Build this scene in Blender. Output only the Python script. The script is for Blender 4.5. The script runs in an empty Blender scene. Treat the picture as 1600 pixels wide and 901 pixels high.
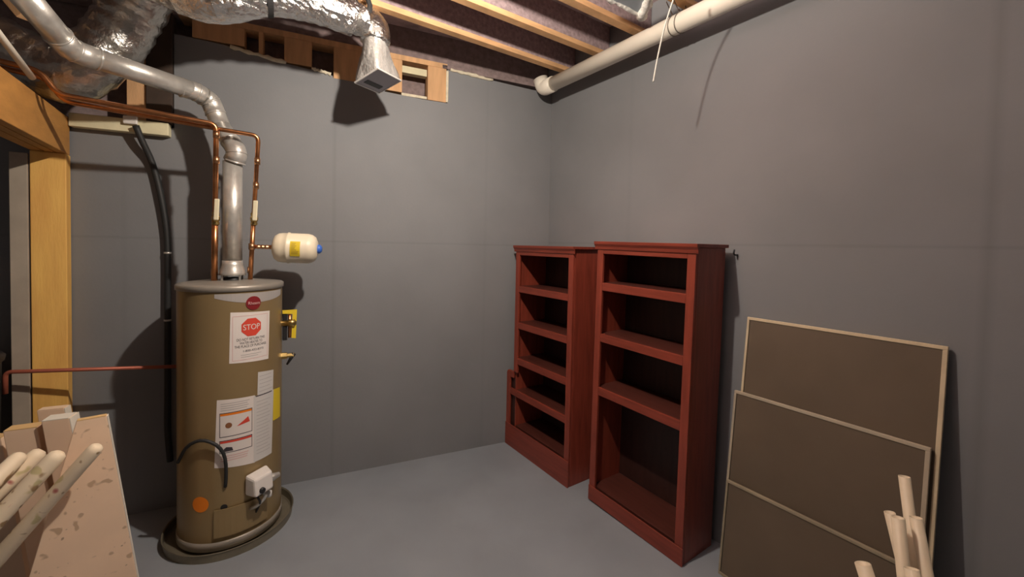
import bpy, bmesh, math, random
from mathutils import Vector as V, Matrix as M
random.seed(7)
PI = math.pi
col = bpy.context.scene.collection
sc = bpy.context.scene

# ------------------------------------------------------------------ camera
F, PITCH, ROLL, H = 643.0, math.radians(1.6), math.radians(1.2), 1.8
CX, HZ = 800.0, 383.0
CY = HZ + F*math.tan(PITCH)
CAM = V((0, 0, H))
fw = V((0, math.cos(PITCH), -math.sin(PITCH)))
r0 = V((1, 0, 0)); u0 = r0.cross(fw)
RT = math.cos(ROLL)*r0 + math.sin(ROLL)*u0
UP = -math.sin(ROLL)*r0 + math.cos(ROLL)*u0
def ray(x, y): return RT*((x-CX)/F) - UP*((y-CY)/F) + fw
def onz(x, y, z):
    d = ray(x, y); return CAM + d*((z-H)/d.z)
def onplane(x, y, p, n):
    d = ray(x, y); return CAM + d*((V(p)-CAM).dot(n)/d.dot(n))
def atY(x, y, Y):
    d = ray(x, y); return CAM + d*(Y/d.y)
cam = bpy.data.cameras.new('camera'); camo = bpy.data.objects.new('camera', cam); col.objects.link(camo)
cam.sensor_fit = 'HORIZONTAL'; cam.sensor_width = 36.0; cam.lens = F/1600*36.0
cam.shift_y = (CY-450.5)/1600.0
rm = M((RT, UP, -fw)).transposed()
camo.matrix_world = M.Translation(CAM) @ rm.to_4x4()
cam.clip_start = 0.02
sc.camera = camo

# ------------------------------------------------------------------ frame of the room
A = V((-.566, .824, 0)).normalized()          # along the right wall, away from the camera
NR = V((A.y, -A.x, 0))                        # into the right wall, along the joists
CR = 2.48
WB = onz(780, 692, 0); DB = (WB - onz(440, 758, 0)).normalized()   # along the back wall
NB = V((-DB.y, DB.x, 0)); CB = NB.dot(WB)
det = NR.x*NB.y - NR.y*NB.x
CORNER = V(((CR*NB.y - NR.y*CB)/det, (NR.x*CB - CR*NB.x)/det, 0))
Z = V((0, 0, 1))
ZJ, ZC = 3.30, 3.54                           # underside of joists, underside of the subfloor
def bw(x, y, off=0.0): return onplane(x, y, WB - NB*off, NB)
def rw(x, y, off=0.0): return onplane(x, y, NR*(CR-off), NR)

LP = CAM + V((-.2, 1.68, 1.4))*.96             # the bulb hangs under the joists, just above the frame
def cast(px, sh):
    """the point seen at px whose shadow lies at the wall point sh"""
    d = ray(*px).normalized(); e = (LP-sh).normalized(); w0_ = CAM-sh
    b = d.dot(e); dd = d.dot(w0_); ee = e.dot(w0_); den = 1-b*b
    t = (b*ee-dd)/den; u = (ee-b*dd)/den
    return (CAM+d*t + sh+e*u)/2

# ------------------------------------------------------------------ materials
def mat(name, rgb, rough=.6, metal=0, noise=0, nscale=8, rgb2=None, bump=0, bscale=40, coat=0, spec=None, detail=4, stretch=None):
    m = bpy.data.materials.new(name); m.use_nodes = True
    nt = m.node_tree; b = nt.nodes['Principled BSDF']
    b.inputs['Base Color'].default_value = (*rgb, 1); b.inputs['Roughness'].default_value = rough
    b.inputs['Metallic'].default_value = metal
    if spec is not None: b.inputs['Specular IOR Level'].default_value = spec
    if coat: b.inputs['Coat Weight'].default_value = coat; b.inputs['Coat Roughness'].default_value = .25
    tc = nt.nodes.new('ShaderNodeTexCoord'); vec = tc.outputs['Object']
    if stretch:
        mp = nt.nodes.new('ShaderNodeMapping'); mp.inputs['Scale'].default_value = stretch
        nt.links.new(vec, mp.inputs['Vector']); vec = mp.outputs['Vector']
    if noise or rgb2:
        n = nt.nodes.new('ShaderNodeTexNoise'); n.inputs['Scale'].default_value = nscale; n.inputs['Detail'].default_value = detail
        nt.links.new(vec, n.inputs['Vector'])
        cr = nt.nodes.new('ShaderNodeValToRGB'); cr.color_ramp.elements[0].position = .3; cr.color_ramp.elements[1].position = .7
        c2 = rgb2 or tuple(min(1, c*(1+noise)) for c in rgb)
        c1 = rgb if rgb2 else tuple(c*(1-noise) for c in rgb)
        cr.color_ramp.elements[0].color = (*c1, 1); cr.color_ramp.elements[1].color = (*c2, 1)
        nt.links.new(n.outputs['Fac'], cr.inputs['Fac']); nt.links.new(cr.outputs['Color'], b.inputs['Base Color'])
    if bump:
        n2 = nt.nodes.new('ShaderNodeTexNoise'); n2.inputs['Scale'].default_value = bscale; n2.inputs['Detail'].default_value = 5
        nt.links.new(vec, n2.inputs['Vector'])
        bp = nt.nodes.new('ShaderNodeBump'); bp.inputs['Strength'].default_value = bump; bp.inputs['Distance'].default_value = .01
        nt.links.new(n2.outputs['Fac'], bp.inputs['Height']); nt.links.new(bp.outputs['Normal'], b.inputs['Normal'])
    return m

def wall_mat(name, rgb, seams):
    """painted concrete: faint patches and the thin lines the form boards left."""
    m = mat(name, rgb, .75, 0, .07, 1.6, None, .06, 55)
    nt = m.node_tree; b = nt.nodes['Principled BSDF']
    src = b.inputs['Base Color'].links[0].from_socket
    tc = nt.nodes.new('ShaderNodeTexCoord')
    last = src
    for (d, c, w, s) in seams:
        dot = nt.nodes.new('ShaderNodeVectorMath'); dot.operation = 'DOT_PRODUCT'; dot.inputs[1].default_value = d
        nt.links.new(tc.outputs['Object'], dot.inputs[0])
        sub = nt.nodes.new('ShaderNodeMath'); sub.operation = 'SUBTRACT'; sub.inputs[1].default_value = c
        nt.links.new(dot.outputs['Value'], sub.inputs[0])
        ab = nt.nodes.new('ShaderNodeMath'); ab.operation = 'ABSOLUTE'; nt.links.new(sub.outputs[0], ab.inputs[0])
        mr = nt.nodes.new('ShaderNodeMapRange'); mr.inputs['From Min'].default_value = 0; mr.inputs['From Max'].default_value = w
        mr.inputs['To Min'].default_value = s; mr.inputs['To Max'].default_value = 0
        nt.links.new(ab.outputs[0], mr.inputs['Value'])
        mx = nt.nodes.new('ShaderNodeMix'); mx.data_type = 'RGBA'
        mx.inputs['B'].default_value = (rgb[0]*.4, rgb[1]*.4, rgb[2]*.4, 1)
        nt.links.new(mr.outputs[0], mx.inputs['Factor']); nt.links.new(last, mx.inputs['A'])
        last = mx.outputs['Result']
    nt.links.new(last, b.inputs['Base Color'])
    return m

WALLC = (.228, .234, .246)
seam_b = bw(522, 300).dot(DB)
MB_ = wall_mat('painted_back_wall', WALLC, [((0, 0, 1), 1.80, .012, .16), (tuple(DB), seam_b, .02, .14), (tuple(DB), seam_b+1.22, .02, .07), (tuple(DB), seam_b-1.22, .02, .07)])
sr = rw(1110, 130).dot(A)
MR_ = wall_mat('painted_right_wall', WALLC, [((0, 0, 1), 1.83, .012, .16), (tuple(A), rw(1550, 300).dot(A), .03, .2), (tuple(A), rw(985, 250).dot(A), .03, .06)])
M_floor = mat('painted_floor', (.255, .28, .31), .55, 0, .08, 2.5, None, .05, 60)
M_dark = mat('dark_cavity', (.05, .04, .04), .9, 0, .2)
M_rim = mat('rim_board', (.27, .205, .20), .85, 0, .2, 25, None, .2, 60)
M_sub = mat('subfloor', (.58, .46, .47), .85, 0, .25, 12, None, .2, 60)  # lightened towards purple to imitate lens glare from the bulb
M_web = mat('joist_web', (.40, .30, .31), .85, 0, .25, 40, None, .2, 90)  # web colour raised too, glare haze put into the colour
M_flange = mat('joist_flange', (.80, .47, .23), .7, 0, .18, 6, None, .15, 40, stretch=(1, 1, 4))
M_stud = mat('stud_wood', (.68, .40, .20), .7, 0, .15, 5, None, .15, 40, stretch=(4, 4, .6))
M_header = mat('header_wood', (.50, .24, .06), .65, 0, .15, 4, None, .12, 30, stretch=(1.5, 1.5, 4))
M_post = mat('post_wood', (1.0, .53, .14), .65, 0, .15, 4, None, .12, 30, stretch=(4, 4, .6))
M_ply = mat('ply_edge', (.42, .27, .12), .8, 0, .2, 8)
M_sill = mat('sill_wood', (.76, .70, .47), .75, 0, .15, 6, None, .15, 40)
M_foam = mat('foam', (.75, .68, .52), .9, 0, .2, 20, None, .6, 50)
M_foil = mat('foil', (.88, .87, .85), .27, 1, .12, 12, None, .9, 38)
M_foil3 = mat('boot_foil', (.90, .88, .85), .30, .6, .08, 12, None, .9, 30)
M_foil2 = mat('foil_matte', (.62, .60, .56), .28, 1, .12, 12, None, .8, 30)
M_strap = mat('strap', (.03, .03, .032), .7)
M_galv = mat('galvanised', (.66, .64, .60), .36, .62, .15, 14, None, .15, 30)
M_copper = mat('copper', (.60, .27, .12), .32, 1, .2, 20)
M_solder = mat('solder_fitting', (.62, .34, .18), .35, 1, .2, 30)
M_brass = mat('brass', (.55, .40, .16), .35, 1, .15, 20)
M_ivory = mat('ivory_handle', (.85, .78, .55), .5)
M_cream = mat('cream_tank', (.86, .76, .58), .4, 0, .03, 5)
M_yellow = mat('yellow_label', (.80, .60, .03), .6)
M_blue = mat('blue_cap', (.05, .16, .62), .45)
M_black = mat('black_plastic', (.018, .018, .02), .5)
M_rubber = mat('black_rubber', (.02, .021, .022), .6)
M_jacket = mat('tank_jacket', (.34, .245, .12), .38, .35, .06, 3)
M_cap = mat('tank_cap', (.34, .31, .27), .42, .3, .1, 6)
M_band = mat('silver_band', (.60, .57, .55), .35, .4)
M_badge = mat('red_badge', (.22, .02, .025), .35)
M_white = mat('label_white', (.80, .74, .70), .7)
M_white2 = mat('label_greywhite', (.66, .64, .62), .7)
M_ink = mat('ink', (.05, .04, .05), .7)
M_greyink = mat('grey_ink', (.42, .40, .40), .7)
M_redink = mat('red_ink', (.72, .07, .04), .6)
M_pinkink = mat('pink_rule', (.70, .42, .40), .7)
M_brownink = mat('brown_ink', (.25, .10, .04), .7)
M_orange = mat('orange_sticker', (.90, .24, .01), .6)
M_valve = mat('gas_valve_white', (.80, .76, .72), .45)
M_pan = mat('drain_pan', (.25, .22, .16), .45, .5, .15, 8)
M_pvc = mat('pvc', (.92, .86, .74), .4, 0, .04, 4)
M_string = mat('string', (.75, .73, .66), .7)
M_wire = mat('hanger_wire', (.25, .22, .19), .5, .6)
M_insul = mat('insulation', (.85, .82, .76), .95, 0, .08, 30, None, .8, 40)
M_duckb = mat('register_plate', (.42, .40, .44), .5, .2)
M_platerim = mat('plate_rim', (.86, .84, .80), .4, .3)
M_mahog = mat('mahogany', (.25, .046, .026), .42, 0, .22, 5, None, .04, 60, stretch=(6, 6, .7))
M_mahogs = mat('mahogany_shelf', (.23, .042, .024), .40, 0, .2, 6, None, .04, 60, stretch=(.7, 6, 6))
M_shelf_shade = mat('shelf_board_shaded', (.075, .020, .014), .45, 0, .2, 6, None, .04, 60, stretch=(.7, 6, 6))  # mahogany darkened for the shade between the shelves
M_mahog_shade = mat('mahogany_inside_shaded', (.04, .014, .011), .5, 0, .2, 6, stretch=(5, 5, .7))  # same wood, near black: interior shade put into the colour
M_panel = mat('hardboard', (.132, .098, .067), .6, 0, .12, 2.5, None, .03, 60)
M_trim = mat('trim_wood', (.66, .54, .36), .6, 0, .12, 8)
M_trim2 = mat('trim_wood_grey', (.46, .39, .29), .6, 0, .12, 8)
M_redpanel = mat('panel_back_red', (.30, .15, .09), .6, 0, .15, 5)
M_tube = mat('cream_tube', (.74, .62, .45), .5, 0, .08, 8)
M_board = mat('primed_board', (.90, .67, .48), .6, 0, .06, 4)
M_boardedge = mat('primed_edge', (.85, .80, .70), .6)
M_boardtop = mat('raw_board_end', (.72, .48, .22), .7, 0, .1, 8)
M_pex = mat('red_pipe', (.45, .13, .08), .45, .3)
M_bin = mat('bin_black', (.020, .018, .020), .5, 0, .1)

def spotted(name, base, spots):
    m = mat(name, base, .6, 0, .06, 5)
    nt = m.node_tree; b = nt.nodes['Principled BSDF']; last = b.inputs['Base Color'].links[0].from_socket
    tc = nt.nodes.new('ShaderNodeTexCoord')
    for (sc_, rgb, thr, seed) in spots:
        n = nt.nodes.new('ShaderNodeTexNoise'); n.noise_dimensions = '4D'; n.inputs['W'].default_value = seed
        n.inputs['Scale'].default_value = sc_; n.inputs['Detail'].default_value = 1
        nt.links.new(tc.outputs['Object'], n.inputs['Vector'])
        mr = nt.nodes.new('ShaderNodeMapRange'); mr.inputs['From Min'].default_value = thr; mr.inputs['From Max'].default_value = thr+.05
        nt.links.new(n.outputs['Fac'], mr.inputs['Value'])
        mx = nt.nodes.new('ShaderNodeMix'); mx.data_type = 'RGBA'; mx.inputs['B'].default_value = (*rgb, 1)
        nt.links.new(mr.outputs[0], mx.inputs['Factor']); nt.links.new(last, mx.inputs['A']); last = mx.outputs['Result']
    nt.links.new(last, b.inputs['Base Color'])
    return m
M_rod = spotted('stained_rod', (.88, .74, .54), [(24, (.40, .26, .13), .64, 1.3), (17, (.50, .17, .14), .67, 5.1), (20, (.66, .56, .30), .64, 9.4)])
M_boardsp = spotted('stained_board', (.92, .68, .48), [(26, (.62, .42, .27), .66, 2.2), (40, (.50, .34, .22), .71, 6.6)])

# ------------------------------------------------------------------ mesh helpers (all in world coordinates)
ROOT = {}
def frame(o):
    while o is not None:
        if o.name in ROOT: return ROOT[o.name]
        o = o.parent
    return M.Identity(4)
def obj(name, bm, m, parent=None, smooth=False, bevel=0, local=False, kind=None):
    bmesh.ops.recalc_face_normals(bm, faces=bm.faces[:])
    if parent is not None and not local: bm.transform(frame(parent).inverted())
    me = bpy.data.meshes.new(name); bm.to_mesh(me); bm.free()
    me.materials.append(m)
    for p in me.polygons: p.use_smooth = smooth
    o = bpy.data.objects.new(name, me); col.objects.link(o)
    if parent is not None: o.parent = parent
    if bevel:
        b = o.modifiers.new('soft_edges', 'BEVEL'); b.width = bevel; b.segments = 2; b.limit_method = 'ANGLE'; b.angle_limit = .6
    if kind: o['kind'] = kind
    return o
def thing(name, label, cat, loc=(0, 0, 0), rot=0.0, group=None):
    o = bpy.data.objects.new(name, None); col.objects.link(o); o.empty_display_size = .1
    o.location = loc; o.rotation_euler = (0, 0, rot)
    ROOT[o.name] = M.Translation(V(loc)) @ M.Rotation(rot, 4, 'Z')
    o['label'] = label; o['category'] = cat
    if group: o['group'] = group
    return o
def tag(o, label, cat, group=None):
    o['label'] = label; o['category'] = cat
    if group: o['group'] = group
    return o
def recenter(o, p):
    """put the origin of a single-mesh thing at p"""
    p = V(p); o.data.transform(M.Translation(-p)); o.location = p; return o
def B(): return bmesh.new()
def hexa(bm, pts):
    """box from eight points: bottom four then top four, same order"""
    v = [bm.verts.new(p) for p in pts]
    for f in ((0, 1, 2, 3), (4, 5, 6, 7), (0, 1, 5, 4), (1, 2, 6, 5), (2, 3, 7, 6), (3, 0, 4, 7)):
        bm.faces.new([v[i] for i in f])
    return bm
def bar(bm, p, ux, uy, uz):
    """box from corner p with edge vectors"""
    p, ux, uy, uz = V(p), V(ux), V(uy), V(uz)
    return hexa(bm, [p, p+ux, p+ux+uy, p+uy, p+uz, p+ux+uz, p+ux+uy+uz, p+uy+uz])
def abox(bm, x0, x1, y0, y1, z0, z1):
    return bar(bm, (x0, y0, z0), (x1-x0, 0, 0), (0, y1-y0, 0), (0, 0, z1-z0))
def basis(d):
    d = d.normalized(); a = V((0, 0, 1)) if abs(d.z) < .9 else V((1, 0, 0))
    x = d.cross(a).normalized(); return x, d.cross(x).normalized()
def sweep(bm, pts, rad, seg=16, cap=True, noise=0, rng=None):
    pts = [V(p) for p in pts]; n = len(pts)
    if not isinstance(rad, (list, tuple)): rad = [rad]*n
    x, y = basis(pts[1]-pts[0]); rings = []
    for i in range(n):
        d = (pts[min(i+1, n-1)]-pts[max(i-1, 0)]).normalized()
        x = (x - d*x.dot(d)).normalized(); y = d.cross(x)
        ring = []
        for k in range(seg):
            a = 2*PI*k/seg; r = rad[i]*(1+(rng.uniform(-noise, noise) if rng else 0))
            ring.append(bm.verts.new(pts[i]+x*(r*math.cos(a))+y*(r*math.sin(a))))
        rings.append(ring)
    for i in range(n-1):
        for k in range(seg):
            bm.faces.new((rings[i][k], rings[i][(k+1) % seg], rings[i+1][(k+1) % seg], rings[i+1][k]))
    if cap: bm.faces.new(rings[0]); bm.faces.new(rings[-1])
    return bm
def smooth_path(pts, step=.03):
    """Catmull-Rom through pts"""
    pts = [V(p) for p in pts]; q = [2*pts[0]-pts[1]]+pts+[2*pts[-1]-pts[-2]]; out = []
    for i in range(1, len(q)-2):
        L = (q[i+1]-q[i]).length; n = max(2, int(L/step))
        for k in range(n):
            t = k/n; a, b, c, d = q[i-1], q[i], q[i+1], q[i+2]
            out.append(.5*((2*b)+(c-a)*t+(2*a-5*b+4*c-d)*t*t+(3*b-a-3*c+d)*t**3))
    out.append(pts[-1]); return out
def fillet(pts, r, n=6):
    """polyline with rounded corners"""
    pts = [V(p) for p in pts]; out = [pts[0]]
    for i in range(1, len(pts)-1):
        a, b, c = pts[i-1], pts[i], pts[i+1]
        rr = min(r, (a-b).length*.45, (c-b).length*.45)
        p, q = b+(a-b).normalized()*rr, b+(c-b).normalized()*rr
        for k in range(n+1):
            t = k/n; out.append(p*(1-t)**2+b*(2*t*(1-t))+q*t*t)
    out.append(pts[-1]); return out
def lathe(bm, prof, c, seg=48, axis=None, top=False, bot=False):
    """prof: (r, h) pairs about an axis from c"""
    c = V(c); d = V(axis).normalized() if axis is not None else V((0, 0, 1)); x, y = basis(d); rings = []
    for (r, h) in prof:
        rings.append([bm.verts.new(c+d*h+x*(r*math.cos(2*PI*k/seg))+y*(r*math.sin(2*PI*k/seg))) for k in range(seg)])
    for i in range(len(rings)-1):
        for k in range(seg):
            bm.faces.new((rings[i][k], rings[i][(k+1) % seg], rings[i+1][(k+1) % seg], rings[i+1][k]))
    if bot: bm.faces.new(rings[0])
    if top: bm.faces.new(rings[-1])
    return bm
def prism(bm, pts, d):
    """polygon pts extruded by d"""
    d = V(d); a = [bm.verts.new(p) for p in pts]; b = [bm.verts.new(V(p)+d) for p in pts]; n = len(pts)
    bm.faces.new(a); bm.faces.new(b)
    for i in range(n): bm.faces.new((a[i], a[(i+1) % n], b[(i+1) % n], b[i]))
    return bm

# ------------------------------------------------------------------ the room shell
def struct(name, bm, m): return obj(name, bm, m, kind='structure')
struct('floor', abox(B(), -7, 7, -3.5, 6.5, -.12, 0), M_floor)
XL = CORNER - DB*5.2
def on_b(s, z): return CORNER - DB*s + Z*z        # a point of the back wall, s metres from the corner
def sb(x, y): return (CORNER - bw(x, y)).dot(DB)
def zb(x, y): return bw(x, y).z
SX = sb(272, 120)
prof = [(0, 0), (0, 3.225), (sb(830, 140), 3.222), (sb(699, 108), 3.25), (sb(699, 160), 2.975), (sb(660, 155), 2.973), (sb(601, 140), 2.985), (sb(600, 140), 3.0199), (sb(521, 120), 3.0199), (sb(520, 118), 3.035), (sb(515, 115), 3.045),
        (sb(430, 95), 3.070), (sb(350, 69), 3.118), (SX, 3.13), (SX, 2.52), (5.2, 2.52), (5.2, 0)]
struct('wall_back', prism(B(), [on_b(s, z) for s, z in prof], NB*.2), MB_)
RW0 = NR*CR
struct('wall_right', bar(B(), CORNER + V((0, 0, 0)) + A*.25, -A*6.4, NR*.2, Z*ZC), MR_)
struct('wall_left', bar(B(), XL - NB*.0, -A*6.0, -NR*.15, Z*ZC), MB_)
struct('ceiling', bar(B(), CORNER+A*2.6+NR*.3+Z*ZC, -A*9.0, -NR*6.6, Z*.03), M_sub)
# rim boards standing behind the wall's stepped top
struct('trim_1', bar(B(), on_b(-.1, 2.4)+NB*.17, -DB*5.3, NB*.03, Z*(ZC-2.4)), M_rim)
# top plate lying on the cripple studs, and the rim joist face over the high wall end
struct('trim_2', bar(B(), on_b(.02, 3.255), -DB*(sb(699, 110)+.02), NB*.14, Z*.03), M_rim)
struct('trim_5', bar(B(), on_b(sb(699, 110), 3.255), -DB*(SX-.02-sb(699, 110)), NB*.14, Z*.04), M_stud)
struct('trim_3', bar(B(), on_b(SX-.02, 3.255), -DB*2.4, NB*.14, Z*.04), M_rim)
struct('trim_4', bar(B(), on_b(.02, ZJ)+NB*.05, -DB*5.0, NB*.04, Z*(ZC-ZJ)), M_rim)

# ------------------------------------------------------------------ joists
def joist(a, x0, x1, label):
    """wood I-joist with its line at distance a along A, from n=x0 to n=x1"""
    root = thing('floor_joist', label, 'joist', A*a+NR*x0+Z*ZJ, group='wooden floor joists overhead')
    c = A*a; L = NR*(x1-x0); p = c+NR*x0
    obj('bottom_flange', bar(B(), p-A*.031+Z*ZJ, L, A*.062, Z*.036), M_flange, root, bevel=.002)
    obj('web', bar(B(), p-A*.022+Z*(ZJ+.036), L, A*.044, Z*(ZC-ZJ-.066)), M_web, root)
    obj('top_flange', bar(B(), p-A*.022+Z*(ZC-.030), L, A*.044, Z*.0295), M_web, root)
    return root
jl = ['floor joist nearest the gray back wall, running above the duct boot', 'second wooden floor joist out from the back wall',
      'third floor joist from the back wall, beside the white wrapped insulation', 'fourth floor joist out from the back wall, above the top of the white cord']
for i, l in enumerate(jl):
    joist(2.72-.392*i, -3.0, CR-.005, l)

# ------------------------------------------------------------------ cripple wall in the notch
M_stud_shade = mat('shaded_stud_wood', (.055, .035, .025), .8, 0, .2, 8)  # stud wood coloured dark to stand for the ducts' shadow
def stud(x0, x1, y, label, z0=None, z1=3.255, m=M_stud, off=.0, dep=.09, name='cripple_stud'):
    s0, s1 = sb(x0, y), sb(x1, y)
    z0 = z0 if z0 is not None else zb((x0+x1)/2, y)
    p = on_b(s0, z0)-NB*off
    o = obj(name, bar(B(), p, DB*(s0-s1), NB*dep, Z*(z1-z0)), m, bevel=.003)
    recenter(o, on_b((s0+s1)/2, z0))
    return tag(o, label, 'stud', 'short studs over the stepped back wall')
stud(668, 697, 160, 'short bright stud at the right end of the opening over the back wall', 2.978)
stud(600, 628, 150, 'short bright stud just behind the duct boot plate', 3.001)
stud(521, 600, 130, 'wide brown stud pack in shadow behind the duct boot', 3.02)
stud(444, 487, 103, 'wide brown stud pack between the two dark square openings', 3.075)
stud(404, 411, 90, 'thin brown stud splitting the left dark opening', 3.088)
stud(300, 382, 72, 'wide brown board pack left of the dark openings under the flex duct', 3.132)
stud(231, 271, 180, 'dark brown stud in shadow at the step of the back wall', 2.537, m=M_stud_shade, off=.03)
stud(199, 229, 180, 'pale lit stud above the ledge behind the copper pipes', 2.537, off=.01)
s0, s1 = sb(628, 90), sb(668, 90)
o = obj('header_block', bar(B(), on_b(s0, 3.165)+NB*.01, DB*(s0-s1), NB*.06, Z*.055), M_sill, bevel=.003); recenter(o, on_b((s0+s1)/2, 3.165))
tag(o, 'pale wood block across the top of the square opening right of the boot', 'block')
o = obj('foam_strip', bar(B(), on_b(s0, 2.977)-NB*.004, DB*(s0-s1), NB*.06, Z*.022), M_foam, bevel=.004); recenter(o, on_b((s0+s1)/2, 2.977))
tag(o, 'pale foam strip along the bottom of the square opening', 'foam strip')
s0 = sb(698, 130)
o = obj('foam_strip', bar(B(), on_b(s0+.006, 2.98)-NB*.006, DB*.02, NB*.05, Z*.26), M_foam, bevel=.004); recenter(o, on_b(s0, 2.98))
tag(o, 'upright pale foam strip at the right end of the opening over the wall', 'foam strip')
def foam_bead(x0, y0, x1, y1, label):
    rng = random.Random(x0); n = 12; pts = []
    for k in range(n+1):
        t = k/n; p = bw(x0+(x1-x0)*t, y0+(y1-y0)*t, .004); pts.append(p+Z*rng.uniform(-.004, .004))
    o = obj('foam_bead', sweep(B(), pts, [rng.uniform(.008, .017) for _ in pts], 8), M_foam, smooth=True); recenter(o, pts[0])
    tag(o, label, 'foam bead', 'foam beads along the wall top')
foam_bead(360, 73, 447, 98, 'yellowish foam bead on the wall top under the flex duct')
foam_bead(487, 107, 517, 116, 'pale foam bead under the right dark opening')
foam_bead(704, 109, 770, 125, 'thin foam bead on the high wall end left of the corner')
# sill ledge on the low wall at the left
sl, s2 = sb(108, 180), sb(268, 200)
o = obj('sill_plate', bar(B(), on_b(sl-.02, 2.455)-NB*.06, DB*(sl-.02-s2), NB*.0585, Z*.08), M_sill, bevel=.004); recenter(o, on_b((sl+s2)/2, 2.455))
tag(o, 'pale greenish ledge board on the wall behind the copper pipes', 'board')

# ------------------------------------------------------------------ header and post of the framed opening at left
PA = bw(112, 450).dot(A)            # back face of the post along A
pback = bw(112, 450, .01); 
NPOST = pback.dot(NR) ; 
# right face of post/header lies on plane n=NPOST
def hp(x, y): return onplane(x, y, NR*NPOST, NR)
ht, hb = hp(60, 148).z, hp(60, 217).z
aP1 = hp(112, 450).dot(A); aP0 = hp(105, 450).dot(A)
if aP1-aP0 < .038: aP0 = aP1-.06
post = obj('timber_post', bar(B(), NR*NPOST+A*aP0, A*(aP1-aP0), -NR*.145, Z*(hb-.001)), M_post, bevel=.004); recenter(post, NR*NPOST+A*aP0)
tag(post, 'orange lumber post standing under the header left of the water heater', 'post')
gb = obj('gray_board', bar(B(), NR*(NPOST-.152)+A*(aP0-.005), A*.02, -NR*.07, Z*(hb-.02)), mat('weathered_board', (.42, .36, .29), .8, 0, .15, 5), bevel=.003); recenter(gb, NR*(NPOST-.152)+A*aP0)
tag(gb, 'narrow gray board standing just left of the orange post', 'board')
hd = thing('timber_header', 'thick orange lumber header running from the post out of the left edge', 'beam', NR*NPOST+A*aP1+Z*hb)
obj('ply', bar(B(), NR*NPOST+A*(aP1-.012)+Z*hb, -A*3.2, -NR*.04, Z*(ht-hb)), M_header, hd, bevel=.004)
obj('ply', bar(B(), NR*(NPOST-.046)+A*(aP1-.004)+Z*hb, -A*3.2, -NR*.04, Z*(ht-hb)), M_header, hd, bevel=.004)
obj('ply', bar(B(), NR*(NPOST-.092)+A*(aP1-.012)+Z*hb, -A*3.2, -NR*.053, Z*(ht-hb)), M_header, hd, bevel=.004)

# ------------------------------------------------------------------ water heater
HC = V((-1.74, 2.56, 0)); HR = .272; HT = 1.535
def hcyl(x, y, r=HR):
    d = ray(x, y); o = CAM-HC; a = d.x**2+d.y**2; b = 2*(o.x*d.x+o.y*d.y); c = o.x**2+o.y**2-r*r
    q = b*b-4*a*c
    t = (-b-math.sqrt(max(q, 0)))/(2*a); p = CAM+d*t
    return math.atan2(p.y-HC.y, p.x-HC.x), p.z
def hpt(th, z, r): return V((HC.x+r*math.cos(th), HC.y+r*math.sin(th), z))
wh = thing('water_heater', 'tall brown-gray tank water heater with a red stop sign label', 'water heater', HC+Z*.02)
obj('jacket', lathe(B(), [(HR, .07), (HR, HT-.03)], HC, 96), M_jacket, wh, smooth=True)
obj('base_ring', lathe(B(), [(HR-.02, .021), (HR+.004, .021), (HR+.004, .068), (HR-.004, .0695)], HC, 72, bot=True), M_cap, wh, smooth=True)
obj('top_cap', lathe(B(), [(HR+.002, HT-.035), (HR+.008, HT-.032), (HR+.008, HT-.006), (HR, HT), (HR-.03, HT+.004), (.12, HT+.012), (.02, HT+.014)], HC, 72, top=True), M_cap, wh, smooth=True)
# draft hood
hood = obj('draft_hood', lathe(B(), [(.072, HT+.045), (.069, HT+.058), (.062, HT+.085), (.0555, HT+.108), (.0545, HT+.135)], HC, 40), M_galv, wh, smooth=True)
sd = hood.modifiers.new('sheet', 'SOLIDIFY'); sd.thickness = .0015
for k in range(4):
    th = -PI*.5+k*PI/2-.35
    p = HC+V((math.cos(th), math.sin(th), 0))*.065+Z*(HT+.006)
    obj('hood_leg', bar(B(), p-V((.006, .001, 0)), V((.012, 0, 0)), V((0, .002, 0)), Z*.046), M_galv, hood)
obj('flue_collar', lathe(B(), [(.05, HT+.0125), (.05, HT+.028), (.044, HT+.028), (.044, HT+.0125)], HC, 32), M_black, wh, smooth=True)
def patch(px, m, name, parent, r=.0012, nu=14, nv=6):
    """label on the jacket: px = TL, TR, BR, BL pixels of its corners"""
    c = [hcyl(*p) for p in px]; bm = B(); g = []
    for j in range(nv+1):
        v = j/nv; row = []
        for i in range(nu+1):
            u = i/nu
            th = (c[0][0]*(1-u)+c[1][0]*u)*(1-v)+(c[3][0]*(1-u)+c[2][0]*u)*v
            z = (c[0][1]*(1-u)+c[1][1]*u)*(1-v)+(c[3][1]*(1-u)+c[2][1]*u)*v
            row.append(bm.verts.new(hpt(th, z, HR+r)))
        g.append(row)
    for j in range(nv):
        for i in range(nu): bm.faces.new((g[j][i], g[j][i+1], g[j+1][i+1], g[j+1][i]))
    return obj(name, bm, m, parent)
def rectz(x0, x1, zt, zb_, m, name, parent, r):
    """upright rectangle on the jacket: angles th0..th1 (given), heights zt..zb_"""
    bm = B(); n = 10; g = []
    for z in (zt, zb_): g.append([bm.verts.new(hpt(x0+(x1-x0)*i/n, z, HR+r)) for i in range(n+1)])
    for i in range(n): bm.faces.new((g[0][i], g[0][i+1], g[1][i+1], g[1][i]))
    return obj(name, bm, m, parent)
def flat_text(s, size, bold=0):
    c = bpy.data.curves.new('t', 'FONT'); c.body = s; c.size = size; c.align_x = 'CENTER'; c.align_y = 'CENTER'; c.offset = bold
    o = bpy.data.objects.new('t', c); col.objects.link(o); dg = bpy.context.evaluated_depsgraph_get()
    me = bpy.data.meshes.new_from_object(o.evaluated_get(dg)); bm = B(); bm.from_mesh(me)
    bpy.data.objects.remove(o); bpy.data.curves.remove(c); bpy.data.meshes.remove(me)
    return bm
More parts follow.
